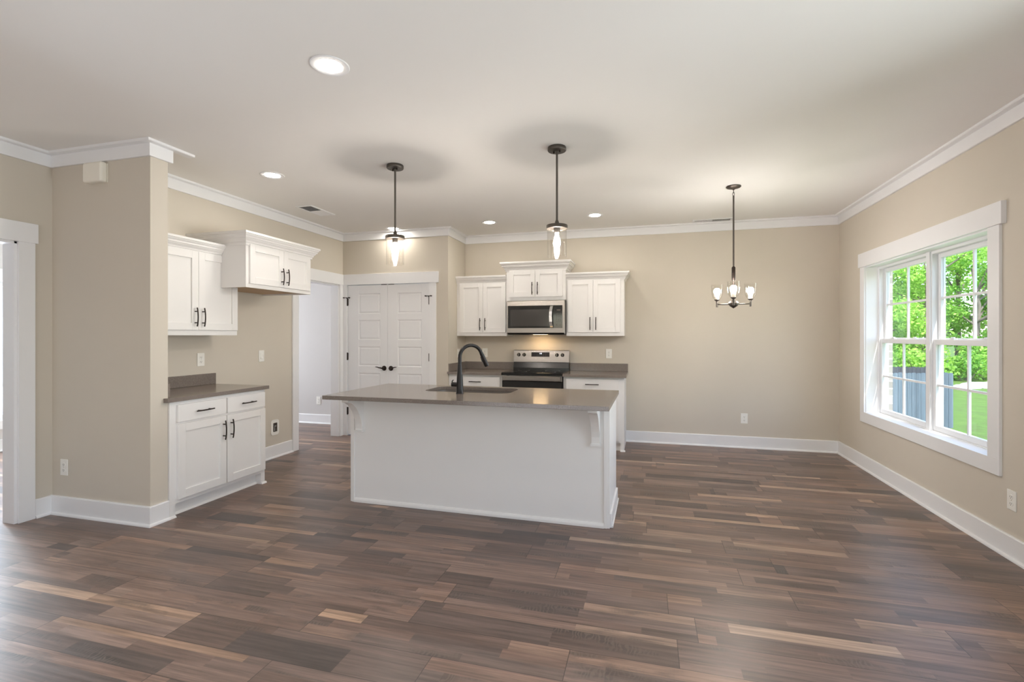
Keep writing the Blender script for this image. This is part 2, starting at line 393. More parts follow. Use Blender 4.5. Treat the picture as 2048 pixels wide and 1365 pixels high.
wallobj('wall_outer', [(-7.42, -7.3, YR, 2.3, 0, CZ), (-7.42, -7.3, 4.25, 5.1, 0, CZ), (-7.42, -7.3, 6.1, 6.62, 0, CZ), (-7.42, -7.3, 2.3, 4.25, 0, .36), (-7.42, -7.3, 2.3, 4.25, 2.0, CZ), (-7.42, -7.3, 5.1, 6.1, 0, .55), (-7.42, -7.3, 5.1, 6.1, 2.05, CZ)], 'pale outside wall of the room beyond the left opening', 'hallwall')
wallobj('wall_partition', [(-7.3, XL-.12, 4.55, 4.67, 0, CZ)], 'wall between the left room and the hallway', 'hallwall')
wallobj('wall_hall', [(-7.3, XL, 6.49, 6.62, 0, CZ)], 'pale grey wall at the end of the hallway', 'hallwall')

# crown moulding: board on the wall and a thin strip on the ceiling
BOARD = [(0, 2.638), (.016, 2.638), (.018, 2.642), (.018, 2.731), (0, 2.731)]
STRIP = [(0, 2.727), (.058, 2.727), (.062, 2.731), (.062, CZ), (0, CZ)]
def crown(name, path, side, label, path2=None):
    m = MB(); m.sweep(path, BOARD, side); m.sweep(path2 or path, STRIP, side)
    struct(m.build(name, M['trim']), label, 'crown moulding')
crown('trim_1', [(XD, YR), (XD, YW), (XW, YW), (XW, 2.838)], 1, 'white crown moulding round the wing wall', [(XD, YR), (XD, YW), (XW, YW), (XW, 2.98)])
crown('trim_2', [(XL, YW+.133), (XL, YP), (XJ, YP), (XJ, YB), (XR, YB), (XR, YR)], 1, 'white crown moulding along kitchen, back and right walls')
# baseboards with shoe
BASE = [(0, 0), (.03, 0), (.029, .009), (.025, .015), (.015, .019), (.015, .134), (.011, .141), (0, .141)]
def baseboard(name, path, label, side=1):
    struct(MB().sweep(path, BASE, side).build(name, M['trim']), label, 'baseboard')
baseboard('baseboard_wing', [(XD, 2.562), (XD, YW), (XW, YW), (XW, 2.81)], 'white baseboard round the wing wall')
baseboard('baseboard_left', [(XL, 3.75), (XL, 4.827)], 'white baseboard in the empty fridge space')
baseboard('baseboard_pantry', [(-2.61, YP), (XJ, YP), (XJ, 5.86)], 'short white baseboard right of pantry door')
baseboard('baseboard_back', [(-.248, YB), (XR, YB), (XR, YR)], 'white baseboard along the dining corner walls')
baseboard('baseboard_hall', [(-7.3, 6.49), (XL-.12, 6.49)], 'white baseboard at the end of the hallway')
baseboard('baseboard_door', [(XD, YR), (XD, 1.45)], 'white baseboard left of the cased opening')
baseboard('baseboard_outer', [(-7.3, YR), (-7.3, 4.55)], 'white baseboard in the left room')

def casing_x(name, X, y0, y1, zt, label, depth=.12, head_over=(.115, .115), near=True, far=True, jw=.1):
    """cased opening in a wall that faces +X"""
    m = MB(); c = .018
    if near: m.box(X, X+c, y0-jw, y0, 0, zt)
    if far: m.box(X, X+c, y1, y1+min(jw, head_over[1]), 0, zt)
    m.box(X, X+c+.006, y0-head_over[0], y1+head_over[1], zt, zt+.143)
    m.box(X-depth, X, y0-.001, y0+.018, 0, zt); m.box(X-depth, X, y1-.018, y1+.001, 0, zt); m.box(X-depth, X, y0, y1, zt-.018, zt+.001)
    struct(m.build(name, M['trim'], bevel=.0015), label, 'door casing')
casing_x('trim_3', XL, 4.929, 5.745, 2.043, 'white casing of the hallway opening', head_over=(.115, .085), jw=.1)
casing_x('trim_4', XD, 1.55, 2.46, 2.04, 'white casing of the opening at far left', head_over=(.116, .116))
m = MB()
m.box(XL+.02, -3.92, YP-.018, YP, 0, 2.042); m.box(-2.707, -2.612, YP-.018, YP, 0, 2.042); m.box(XL+.02, -2.578, YP-.026, YP, 2.042, 2.185)
m.box(-3.937, -3.922, YP, YP+.12, 0, 2.05); m.box(-2.707, -2.692, YP, YP+.12, 0, 2.05); m.box(-3.922, -2.707, YP+.045, YP+.12, 2.042, 2.05)
struct(m.build('trim_5', M['trim'], bevel=.0015), 'white casing of the double pantry door', 'door casing')

# ------------------------------------------------------------------ pantry double door
def panel_leaf(x0, x1, panels, px, zt=2.036, y=YP+.002, th=.035):
    m = MB(); z0 = .012; a, b = px
    m.box(x0, a, y, y+th, z0, zt); m.box(b, x1, y, y+th, z0, zt)
    zs = [z0] + [v for p in panels for v in p] + [zt]
    for i in range(0, len(zs), 2): m.box(a, b, y, y+th, zs[i], zs[i+1])
    for q0, q1 in panels:
        r = [(a, q0, 0), (b, q0, 0), (b, q1, 0), (a, q1, 0)]
        def ring(ins, dep): return [(a+ins, y+dep, q0+ins), (b-ins, y+dep, q0+ins), (b-ins, y+dep, q1-ins), (a+ins, y+dep, q1-ins)]
        rings = [ring(0, .0), ring(.008, .009), ring(.014, .009), ring(.03, .003)]
        vs = [p for rr in rings for p in rr]; fs = []
        for i in range(3):
            for k in range(4): fs.append((i*4+k, i*4+(k+1) % 4, i*4+4+(k+1) % 4, i*4+4+k))
        fs.append((12, 13, 14, 15)); m.add(vs, fs)
        m.box(a, b, y+.02, y+th, q0, q1)
    return m
PZ = [(.235, .50), (.588, .852), (.946, 1.208), (1.302, 1.566), (1.652, 1.922)]
def hinge(zc, x, parent, stop=None):
    h = MB().box(x-.009, x+.009, YP-.009, YP+.004, zc-.047, zc+.047).lathe([(.006, -.052), (.0075, -.048), (.0075, .048), (.006, .052)], (x, YP-.012, zc), n=12).build('hinge', M['bronze'], parent)
    if stop:
        mm = MB().tube([(x-.045, YP-.026, zc+.058), (x+.045*(.8 if stop > 0 else .4), YP-.026, zc+.058)], .0045, 8)
        mm.tube([(x-.045, YP-.038, zc+.058), (x-.045, YP-.008, zc+.058)], .008, 8); mm.tube([(x+.036, YP-.038, zc+.058), (x+.036, YP-.012, zc+.058)], .008, 8)
        mm.tube([(x, YP-.026, zc+.05), (x, YP-.012, zc+.05)], .006, 8)
        mm.build('door_stop', M['bronze'], h)
def lever(x, dirn, parent):
    y = YP+.002; z = .922
    l = MB().lathe([(.033, 0), (.033, .004), (.028, .011), (.014, .014), (.011, .045), (.0, .046)], (x, y, z), (0, -1, 0), 28, False).build('lever_handle', M['bronze'], parent)
    pts = [(x, y-.042, z), (x+dirn*.02, y-.048, z+.004), (x+dirn*.05, y-.048, z+.008), (x+dirn*.08, y-.046, z+.018), (x+dirn*.105, y-.046, z+.02)]
    MB().tube(pts, [.010, .009, .0075, .006, .0045], 10).build('lever', M['bronze'], l)
root = thing('door_1', 'left leaf of the white double pantry door, lever pointing left', 'door', (-3.918, YP, 0)); root['kind'] = 'structure'
panel_leaf(-3.917, -3.3195, PZ, (-3.755, -3.427)).build('door_leaf', M['trim'], root, bevel=.0015)
for zc in (.335, 1.075, 1.812): hinge(zc, -3.9185, root, -1 if zc > 1.5 else None)
lever(-3.366, -1, root)
MB().box(-3.41, -3.332, YP-.003, YP+.02, 2.034, 2.041).build('ball_catch', M['bronze'], root)
root = thing('door_2', 'right leaf of the white double pantry door, lever pointing right', 'door', (-2.71, YP, 0)); root['kind'] = 'structure'
panel_leaf(-3.3155, -2.711, PZ, (-3.165, -2.822)).build('door_leaf', M['trim'], root, bevel=.0015)
for zc in (.335, 1.075, 1.812): hinge(zc, -2.709, root, 1 if zc > 1.5 else None)
lever(-3.266, 1, root)
MB().box(-3.303, -3.225, YP-.003, YP+.02, 2.034, 2.041).build('ball_catch', M['bronze'], root)

# ------------------------------------------------------------------ window in the right wall
win = thing('window_1', 'white double-hung twin window with grilles looking onto trees', 'window', (XR, 4.795, .56)); win['kind'] = 'structure'
y0, y1, z0, z1 = 3.865, 5.725, .58, 2.055
m = MB()
m.box(XR-.018, XR, y0-.11, y0, z0, z1); m.box(XR-.018, XR, y1, y1+.095, z0, z1)
m.box(XR-.018, XR, y0-.11, y1+.095, z0-.102, z0); m.box(XR-.03, XR, y0-.148, y1+.112, z1, z1+.141)
m.build('casing', M['trim'], win, bevel=.0015)
m = MB()
m.box(XR, XR+.12, y0-.001, y0+.006, .56, 2.06); m.box(XR, XR+.12, y1-.006, y1+.001, .56, 2.06)
m.box(XR, XR+.12, y0, y1, 2.045, 2.061); m.box(XR, XR+.12, y0, y1, .559, .58)
m.build('jamb_lining', M['trim'], win)
FX0, FX1 = XR+.105, XR+.185           # vinyl frame depth
m = MB()
for a, b in ((3.868, 4.785), (4.805, 5.722)):
    m.box(FX0, FX1, a, a+.028, .575, 2.05); m.box(FX0, FX1, b-.028, b, .575, 2.05)
    m.box(FX0, FX1, a+.028, b-.028, 2.022, 2.05); m.box(FX0, FX1, a+.028, b-.028, .56, .588)
m.box(FX0-.012, FX1, 4.768, 4.822, .575, 2.048)
m.build('frame', M['vinyl'], win, bevel=.002)
for a, b in ((3.896, 4.757), (4.833, 5.694)):
    for up in (0, 1):
        xs = FX0+.008+.034*up; w = .034
        za, zb = (1.288, 2.022) if up else (.588, 1.326)
        rt, rb = (.034, .05) if up else (.042, .042)
        s = MB().box(xs, xs+w, a, a+.036, za, zb).box(xs, xs+w, b-.036, b, za, zb).box(xs, xs+w, a+.036, b-.036, za, za+rb).box(xs, xs+w, a+.036, b-.036, zb-rt, zb).build('upper_sash' if up else 'lower_sash', M['vinyl'], win, bevel=.002)
        ga, gb, gz0, gz1 = a+.036, b-.036, za+rb, zb-rt
        MB().box(xs+.014, xs+.018, ga, gb, gz0, gz1).build('pane', M['pane'], s)
        g = MB(); c = (ga+gb)/2; zc = (gz0+gz1)/2
        g.box(xs+.008, xs+.024, c-.009, c+.009, gz0, gz1).box(xs+.0085, xs+.0235, ga, gb, zc-.009, zc+.009)
        g.build('grille', M['vinyl'], s)
        if not up:
            for yy in (a+.24, b-.24): MB().box(xs+.004, xs+.03, yy-.03, yy+.03, zb, zb+.012).lathe([(.012, 0), (.012, .008)], (xs+.014, yy, zb+.012), n=16).build('sash_lock', M['vinyl'], s, bevel=.002)
w4 = copy_tree(win); w4.location.y -= 3.2; w4['label'] = 'twin window added for light on the same wall nearer the viewer, out of view'; w4.name = 'window_4'  # unseen second window, made up to let in more light from the right
# left room and hall windows
for nm, a, b, za, zb, lab in (('window_2', 2.3, 4.25, .36, 2.0, 'bright white window of the room beyond the left opening'), ('window_3', 5.1, 6.1, .55, 2.05, 'hallway window out of sight round the corner')):
    w = thing(nm, lab, 'window', (-7.3, (a+b)/2, za)); w['kind'] = 'structure'
    m = MB(); m.box(-7.3, -7.28, a-.1, a, za, zb).box(-7.3, -7.28, b, b+.1, za, zb).box(-7.3, -7.27, a-.12, b+.12, zb, zb+.14).box(-7.3, -7.28, a-.1, b+.1, za-.1, za)
    m.build('casing', M['trim'], w)
    m = MB(); mid = (a+b)/2
    for yy in (a, mid-.03, b-.06): m.box(-7.40, -7.35, yy, yy+.06, za, zb)
    for zz in (za, (za+zb)/2-.03, zb-.06): m.box(-7.398, -7.352, a, b, zz, zz+.06)
    for q in (.25, .75): m.box(-7.39, -7.375, a, b, za+(zb-za)*q-.01, za+(zb-za)*q+.01)
    for q in (.25, .75): m.box(-7.389, -7.376, a+(b-a)*q-.01, a+(b-a)*q+.01, za, zb)
    s = m.build('sash', M['vinyl'], w)
    MB().box(-7.385, -7.381, a, b, za, zb).build('pane', M['pane'], s)

# ------------------------------------------------------------------ cabinets (own frame: x right, front towards -y, wall at y 0)
def bow_pull(mb, x, y, z, vertical=True, L=.158):
    n = 10; pts = []
    for i in range(n+1):
        t = -1+2*i/n; o = .024+.010*(1-t*t)
        pts.append((x, y-o, z+t*L/2) if vertical else (x+t*L/2, y-o, z))
    mb.tube(pts, .0052, 8)
    for t in (-1, 1):
        d = t*.048
        if vertical: mb.tube([(x, y, z+d), (x, y-.031, z+d)], .0048, 8)
        else: mb.tube([(x+d, y, z), (x+d, y-.031, z)], .0048, 8)
def shaker(x0, x1, z0, z1, y, rail=.06, th=.02):
    m = MB(); m.box(x0, x0+rail, y-th, y, z0, z1).box(x1-rail, x1, y-th, y, z0, z1)
    m.box(x0+rail, x1-rail, y-th, y, z0, z0+rail).box(x0+rail, x1-rail, y-th, y, z1-rail, z1)
    m.box(x0+rail-.004, x1-rail+.004, y-th+.012, y-.002, z0+rail-.004, z1-rail+.004)
    return m
CCROWN = [(0, -.022), (.009, -.022), (.011, -.004), (.018, -.002), (.018, .006), (.022, .012), (.030, .020), (.034, .028), (.041, .029), (.041, .040), (.047, .046), (.050, .052), (.050, .057), (.058, .058), (.058, .074), (0, .074)]
def upper_cabinet(label, loc, rz, w, d, h, sides=(1, 1), split=None, hz=None, stiles=(.03, .03), bot=.045, cs=1.0, top_gap=.012):
    t = thing('wall_cabinet', label, 'cabinet', loc, rz, 'white shaker wall cabinets', local=True)
    m = MB().box(0, w, -d+.018, 0, .016, h).box(0, w, -d, -d+.018, 0, h).box(0, .016, -d+.018, 0, 0, .016).box(w-.016, w, -d+.018, 0, 0, .016)
    m.build('body', M['cab'], t, bevel=.001)
    MB().box(.017, w-.017, -d+.019, -.002, .0155, .0195-.0035).build('underside', M['maple'], t)
    s = split if split else w/2
    for k, (a, b) in enumerate(((stiles[0], s-.0015), (s+.0015, w-stiles[1]))):
        dr = shaker(a, b, bot, h-top_gap, -d).build('door', M['cab'], t, bevel=.0012)
        p = MB(); x = b-.034 if k == 0 else a+.034
        bow_pull(p, x, -d-.02, bot+(hz if hz else .03+.079)); p.build('handle', M['bronze'], dr)
    path = []
    if sides[0]: path.append((0, 0))
    path += [(0, -d), (w, -d)]
    if sides[1]: path.append((w, 0))
    MB().sweep(path, [(o*cs, h+z*cs) for o, z in CCROWN], 1).build('crown', M['cab'], t)
    MB().box(0, w, -d, 0, h, h+.004).build('top_panel', M['cab'], t)
    return t
upper_cabinet('white wall cabinet over the small left counter, beside the wing wall', (XL, YW+.134, 1.36), PI/2, .908, .315, .72, sides=(0, 1), split=.485, stiles=(.03, .012), cs=1.15)
upper_cabinet('short deep white wall cabinet hung above the empty fridge space', (XL, 3.532, 1.787), PI/2, .862, .595, .397, sides=(1, 1), split=.447, hz=.1, stiles=(.03, .03), bot=.035, cs=1.2)
upper_cabinet('white wall cabinet left of the microwave, against the return wall', (XJ+.002, YB, 1.352), 0, .696, .31, .713, sides=(0, 0), split=.372, stiles=(.045, .012), cs=1.05)
upper_cabinet('raised short white wall cabinet directly above the microwave', (-1.75, YB, 1.806), 0, .776, .335, .405, sides=(1, 1), split=.383, hz=.107, stiles=(.04, .04), bot=.045, cs=1.25)
upper_cabinet('white wall cabinet right of the microwave, at the end of the row', (-.972, YB, 1.352), 0, .712, .31, .713, sides=(0, 1), split=.336, stiles=(.02, .045), cs=1.05)

def base_cabinet(label, loc, rz, w, d, h, fronts, doors, stile=.045, toe=.1, legs=(1, 1)):
    """fronts: drawer (x0,x1,z0,z1); doors likewise with the handle side"""
    t = thing('base_cabinet', label, 'cabinet', loc, rz, 'white base cabinets along the walls', local=True)
    m = MB().box(.016, w-.016, -d+.02, 0, toe, h).box(.0, w, -d, -d+.02, toe, h).box(0, .016, -d+.02, 0, 0, h).box(w-.016, w, -d+.02, 0, 0, h)
    m.build('body', M['cab'], t, bevel=.001)
    k = MB()
    k.box(.016, w-.016, -d+.06, -d+.072, 0, toe)
    k.prism([(-d+.06, 0), (-d+.06, .017), (-d+.052, .014), (-d+.044, .006), (-d+.043, 0)], 'x', .016, w-.016)
    k.build('toe_kick', M['cab'], t)
    if legs[0]: MB().box(0, stile, -d, -d+.06, 0, toe).prism([(-d, 0), (-d, .016), (-d-.009, .012), (-d-.015, 0)], 'x', 0, stile).build('leg', M['cab'], t)
    if legs[1]: MB().box(w-stile, w, -d, -d+.06, 0, toe).prism([(-d, 0), (-d, .016), (-d-.009, .012), (-d-.015, 0)], 'x', w-stile, w+.012).build('leg', M['cab'], t)
    for a, b, c, e in fronts:
        f = MB().box(a, b, -d-.02, -d, c, e).build('drawer', M['cab'], t, bevel=.002)
        p = MB(); bow_pull(p, (a+b)/2, -d-.02, (c+e)/2, False); p.build('handle', M['bronze'], f)
    for a, b, c, e, hs in doors:
        f = shaker(a, b, c, e, -d).build('door', M['cab'], t, bevel=.0012)
        p = MB(); bow_pull(p, b-.033 if hs > 0 else a+.033, -d-.02, e-.115); p.build('handle', M['bronze'], f)
    return t
base_cabinet('white base cabinet with two drawers and two doors beside the wing wall', (XL+.001, YW+.135, 0), PI/2, .934, .60, .866,
             [(.054, .488, .708, .838), (.503, .918, .708, .838)], [(.056, .489, .13, .692, 1), (.500, .922, .13, .692, -1)])
base_cabinet('white base cabinet left of the range, one drawer above a door', (XJ+.002, YB-.001, 0), 0, .718, .585, .865, [(.045, .69, .715, .838)], [(.045, .69, .125, .695, 1)])
base_cabinet('white base cabinet right of the range, at the end of the row', (-.964, YB-.001, 0), 0, .716, .585, .865, [(.036, .655, .715, .843)], [(.036, .655, .125, .695, -1)])

# counters on the walls
t = thing('countertop', 'taupe quartz countertop on the small cabinet beside the wing wall', 'countertop', (XL, 3.29, .866))
m = MB().prism([(XL, YW+.134), (XW, YW+.134), (XW, 2.775), (-3.362, 2.775), (-3.362, 3.768), (XL, 3.768)], 'z', .866, .897); m.build('slab', M['quartz'], t, bevel=.002)
MB().box(XL, XL+.02, YW+.134, 3.768, .8975, 1.0).box(XL+.02, XW-.004, YW+.134, YW+.154, .8975, 1.0).build('backsplash', M['quartz'], t, bevel=.0015)
t = thing('countertop', 'taupe quartz countertop left of the range with corner backsplash', 'countertop', (-2.09, YB, .866))
MB().box(XJ+.001, -1.728, 5.79, YB, .866, .896).build('slab', M['quartz'], t, bevel=.002)
MB().box(XJ+.001, -1.728, YB-.02, YB, .8965, .996).box(XJ+.001, XJ+.021, 5.84, YB-.02, .8965, .996).build('backsplash', M['quartz'], t, bevel=.0015)
t = thing('countertop', 'taupe quartz countertop right of the range with straight backsplash', 'countertop', (-.59, YB, .866))
MB().box(-.966, -.222, 5.79, YB, .866, .896).build('slab', M['quartz'], t, bevel=.002)
MB().box(-.966, -.226, YB-.02, YB, .8965, .996).build('backsplash', M['quartz'], t, bevel=.0015)

# ------------------------------------------------------------------ island
IC = (-1.29, 3.75, 0); IR = math.radians(-.6)
def isl(p):
    v = Matrix.Rotation(IR, 3, 'Z') @ Vector((p[0]-IC[0], p[1]-IC[1], p[2])); return (v.x+IC[0], v.y+IC[1], v.z)
t = thing('kitchen_island', 'white kitchen island base with corbels under the overhang', 'kitchen island', IC, IR)
MB().box(-2.315, -.265, 3.512, 3.53, 0, .869).box(-2.315, -.265, 4.13, 4.15, .1, .868).box(-2.315, -.265, 3.53, 4.13, .1, .12).box(-2.315, -.265, 4.02, 4.04, 0, .1).build('body', M['cab'], t)
MB().box(-.265, -.245, 3.506, 4.15, 0, .869).build('end_panel', M['cab'], t, bevel=.001)
MB().box(-2.335, -2.315, 3.506, 4.15, 0, .869).build('end_panel', M['cab'], t, bevel=.001)
MB().box(-2.318, -2.298, 3.500, 3.512, 0, .869).build('corner_trim', M['cab'], t, bevel=.0015)
MB().box(-.285, -.262, 3.500, 3.512, 0, .869).build('corner_trim', M['cab'], t, bevel=.0015)
MB().prism([(3.512, 0), (3.496, 0), (3.496, .016), (3.500, .026), (3.506, .032), (3.512, .034)], 'x', -2.298, -.285).build('shoe_moulding', M['cab'], t)
MB().box(-.246, -.231, 3.52, 4.15, 0, .10).prism([(3.52, 0), (3.52, .016), (4.15, .016), (4.15, 0)], 'x', -.231, -.222).build('end_baseboard', M['cab'], t, bevel=.004)
def corbel(x0, x1, name='corbel'):
    pr = [(3.512, .862), (3.512, .59), (3.487, .59)]
    for i in range(9):
        a = i/8; yy = 3.487-.0-(.19*(a**1.7)); zz = .60+.24*(1-(1-a)**1.5)
        pr.append((yy, zz))
    pr += [(3.297, .862)]
    MB().prism(pr, 'x', x0, x1).box(x0-.006, x1+.006, 3.475, 3.512, .578, .592).build(name, M['cab'], t, bevel=.002)
corbel(-2.275, -2.215); corbel(-.372, -.312)
# countertop with sink cut-out
def rrect(x0, x1, y0, y1, r, n=6):
    pts = []
    for cx, cy, a0 in ((x1-r, y0+r, -PI/2), (x1-r, y1-r, 0), (x0+r, y1-r, PI/2), (x0+r, y0+r, PI)):
        for i in range(n+1):
            a = a0+PI/2*i/n; pts.append((cx+r*math.cos(a), cy+r*math.sin(a)))
    return pts
SX0, SX1, SY0, SY1 = -1.79, -1.05, 3.70, 4.10
def slab_with_hole(outer, inner, z0, z1):
    bm = bmesh.new()
    for z in (z0, z1):
        es = []
        for loop in (outer, inner):
            vs = [bm.verts.new((p[0]-IC[0], p[1]-IC[1], z)) for p in loop]
            for i in range(len(vs)): es.append(bm.edges.new((vs[i], vs[(i+1) % len(vs)])))
        bmesh.ops.triangle_fill(bm, edges=es, use_beauty=True, use_dissolve=False)
    bm.verts.ensure_lookup_table(); no, ni = len(outer), len(inner); k = no+ni
    for off, n in ((0, no), (no, ni)):
        for i in range(n):
            j = (i+1) % n
            bm.faces.new((bm.verts[off+i], bm.verts[off+j], bm.verts[k+off+j], bm.verts[k+off+i]))
    bmesh.ops.recalc_face_normals(bm, faces=bm.faces)
    me = bpy.data.meshes.new('island_countertop'); bm.to_mesh(me); bm.free(); return me
me = slab_with_hole([(-2.385, 3.21), (-.225, 3.21), (-.225, 4.185), (-2.385, 4.185)], rrect(SX0, SX1, SY0, SY1, .09), .8695, .90)
me.materials.append(M['quartz'])
o = bpy.data.objects.new('island_countertop', me); COL.objects.link(o); o.location = (IC[0], IC[1], 0); o.rotation_euler = (0, 0, IR)
tag(o, 'large taupe quartz countertop of the island with sink cut-out', 'countertop')
bv = o.modifiers.new('edge', 'BEVEL'); bv.width = .002; bv.segments = 2; bv.limit_method = 'ANGLE'; bv.angle_limit = math.radians(60)
# sink
t = thing('sink', 'stainless undermount sink set in the island countertop', 'sink', (IC[0], IC[1], 0), IR); ORI[t.name] = (IC[0], IC[1], 0)
m = MB(); top = rrect(SX0-.006, SX1+.006, SY0-.006, SY1+.006, .09, 8); bt = rrect(SX0+.02, SX1-.02, SY0+.02, SY1-.02, .07, 8)
n = len(top); rim = rrect(SX0-.03, SX1+.03, SY0-.03, SY1+.03, .11, 8)
m.add([(p[0], p[1], .8685) for p in rim]+[(p[0], p[1], .8685) for p in top]+[(p[0], p[1], .68) for p in bt]+[(p[0]*.9+.1*-1.42, p[1]*.9+.1*3.9, .67) for p in bt],
      [(r*n+i, r*n+(i+1) % n, (r+1)*n+(i+1) % n, (r+1)*n+i) for r in range(3) for i in range(n)]+[tuple(range(3*n, 4*n))], True)
m.build('basin', M['sinksteel'], t)
MB().lathe([(.045, .671), (.045, .674), (.03, .674), (.026, .6715), (0, .6715)], (-1.42, 3.9, 0), n=24, closed_ends=False).build('drain', M['steel'], t)
# faucet
fb = isl((-1.423, 3.625, .9005))
t = thing('faucet', 'matte black gooseneck pull-down faucet on the island beside sink', 'faucet', fb); fx, fy, fz = fb
MB().lathe([(.031, 0), (.031, .004), (.0285, .008), (.027, .05), (.0235, .13), (.0175, .20), (.0155, .23), (.0, .231)], (fx, fy, fz), n=28, closed_ends=False).build('body', M['black'], t)
dx, dy = .74, .67; R = .095; pts = [(fx, fy, fz+.20), (fx, fy, fz+.28)]
for i in range(15):
    a = PI*(1-i/14*.89); q = R+R*math.cos(a); pts.append((fx+dx*q, fy+dy*q, fz+.285+R*math.sin(a)))
MB().tube(pts, .0142, 16).build('spout', M['black'], t)
e = Vector(pts[-1]); d = (Vector(pts[-1])-Vector(pts[-2])).normalized()
sp = [tuple(e+d*k) for k in (-.002, .02, .06, .10, .118)]
h = MB().tube(sp, [.0152, .0165, .0185, .0195, .0185], 18).build('spray_head', M['black'], t)
side = Vector((-dx, -dy, 0)); MB().tube([tuple(e+d*.035+side*.017), tuple(e+d*.075+side*.019)], [.006, .008], 10).build('spray_button', M['slot'], h)
l = MB().tube([(fx-.01, fy, fz+.068), (fx-.04, fy, fz+.069), (fx-.068, fy, fz+.07)], [.019, .018, .018], 16).build('valve', M['black'], t)
MB().tube([(fx-.058, fy, fz+.074), (fx-.064, fy-.004, fz+.094), (fx-.05, fy-.012, fz+.106)], [.005, .0045, .004], 8).build('handle', M['black'], l)

# ------------------------------------------------------------------ range and microwave
rx0, rx1 = -1.722, -.972
t = thing('range', 'stainless electric range with black glass cooktop and door', 'range', ((rx0+rx1)/2, 6.1, 0))
MB().box(rx0, rx1, 5.83, 6.42, .03, .885).build('body', M['blackenamel'], t, bevel=.003)
for x in (rx0+.05, rx1-.05):
    for y in (5.88, 6.37): MB().lathe([(.018, 0), (.015, .031)], (x, y, 0), n=14).build('foot', M['slot'], t)
c = MB().box(rx0-.002, rx1+.002, 5.795, 6.345, .885, .904).build('cooktop', M['blackglass'], t, bevel=.004)
for x, y, r in ((-1.54, 5.95, .10), (-1.16, 5.95, .085), (-1.54, 6.2, .075), (-1.16, 6.2, .095)):
    MB().lathe([(r-.002, .9043), (r, .9043)], (x, y, 0), n=40, closed_ends=False).build('burner_ring', M['pewter'], c)
MB().box(rx0, rx1, 5.798, 5.84, .868, .886).build('front_lip', M['blackenamel'], t, bevel=.002)
d = MB().box(rx0+.002, rx1-.002, 5.80, 5.832, .225, .80).build('oven_door', M['blackglass'], t, bevel=.004)
MB().box(rx0+.002, rx1-.002, 5.799, 5.833, .802, .866).build('door_rail', M['steel'], d, bevel=.003)
hb = MB().box(rx0+.018, rx1-.018, 5.757, 5.772, .808, .862)
for x in (rx0+.04, rx1-.04): hb.box(x-.012, x+.012, 5.772, 5.80, .818, .852)
hb.build('handle', M['steel'], d, bevel=.004)
MB().box(rx0+.13, rx1-.13, 5.7985, 5.801, .33, .68).build('window', M['doorglass'], d)
MB().box(rx0+.002, rx1-.002, 5.802, 5.832, .06, .215).build('storage_drawer', M['steel'], t, bevel=.003)
g = MB().prism([(6.345, .885), (6.345, .93), (6.362, 1.003), (6.42, 1.003), (6.42, .885)], 'x', rx0, rx1).build('back_guard', M['blackenamel'], t, bevel=.002)
MB().prism([(6.352, 1.004), (6.376, 1.158), (6.382, 1.163), (6.42, 1.163), (6.42, 1.004)], 'x', rx0, rx1).build('control_panel', M['steel'], t, bevel=.002)
pn = Vector((0, -.154, .024)).normalized()
def onpanel(x, z): return Vector((x, 6.352+(z-1.004)*(.024/.154), z))
for x in (-1.652, -1.578, -1.133, -1.06):
    p = onpanel(x, 1.10)
    k = MB().lathe([(.024, 0), (.024, .003), (.0195, .005), (.0185, .022), (.015, .025), (0, .0255)], p, pn, 24, False).build('knob', M['blackenamel'], t)
    MB().box(x-.0022, x+.0022, p.y-.029, p.y-.004, p.z-.016, p.z+.018).build('knob_grip', M['steel'], k)
def panel_plate(x0, x1, za, zb, off, name, mat, parent):
    a, b = onpanel(x0, za)+pn*off, onpanel(x1, zb)+pn*off
    return MB().add([(x0, a.y, za), (x1, a.y, za), (x1, b.y, zb), (x0, b.y, zb), (x0, a.y+.01, za), (x1, a.y+.01, za), (x1, b.y+.01, zb), (x0, b.y+.01, zb)],
                    [(0, 1, 2, 3), (4, 7, 6, 5), (0, 4, 5, 1), (1, 5, 6, 2), (2, 6, 7, 3), (3, 7, 4, 0)]).build(name, M[mat], parent)
dsp = panel_plate(-1.478, -1.234, 1.077, 1.134, .002, 'display', 'blackglass', t)
def seven(mb, x, z, w, h, segs, y, th=.0025):
    xs = {'a': (x, x+w, z+h-th, z+h), 'g': (x, x+w, z+h/2-th/2, z+h/2+th/2), 'd': (x, x+w, z, z+th), 'f': (x, x+th, z+h/2, z+h), 'b': (x+w-th, x+w, z+h/2, z+h), 'e': (x, x+th, z, z+h/2), 'c': (x+w-th, x+w, z, z+h/2)}
    for s_ in segs: q = xs[s_]; mb.box(q[0], q[1], y, y+.003, q[2], q[3])
yq = onpanel(0, 1.117).y-.0045
mm = MB()
for i, sg in enumerate(('bc', 'abged', 'abgcd')): seven(mm, -1.374+i*.012+(.004 if i else 0), 1.110, .008, .016, sg, yq)
mm.build('clock_digits', M['digits'], dsp)
for r, z in enumerate((1.120, 1.104, 1.088)):
    for i in range(8):
        x = -1.462+i*.030
        if -1.39 < x < -1.32 and r < 2: continue
        MB().lathe([(.0035, 0), (0, .0008)], onpanel(x, z)+pn*.0021, pn, 10, False).build('touch_key', M['pewter'], dsp)

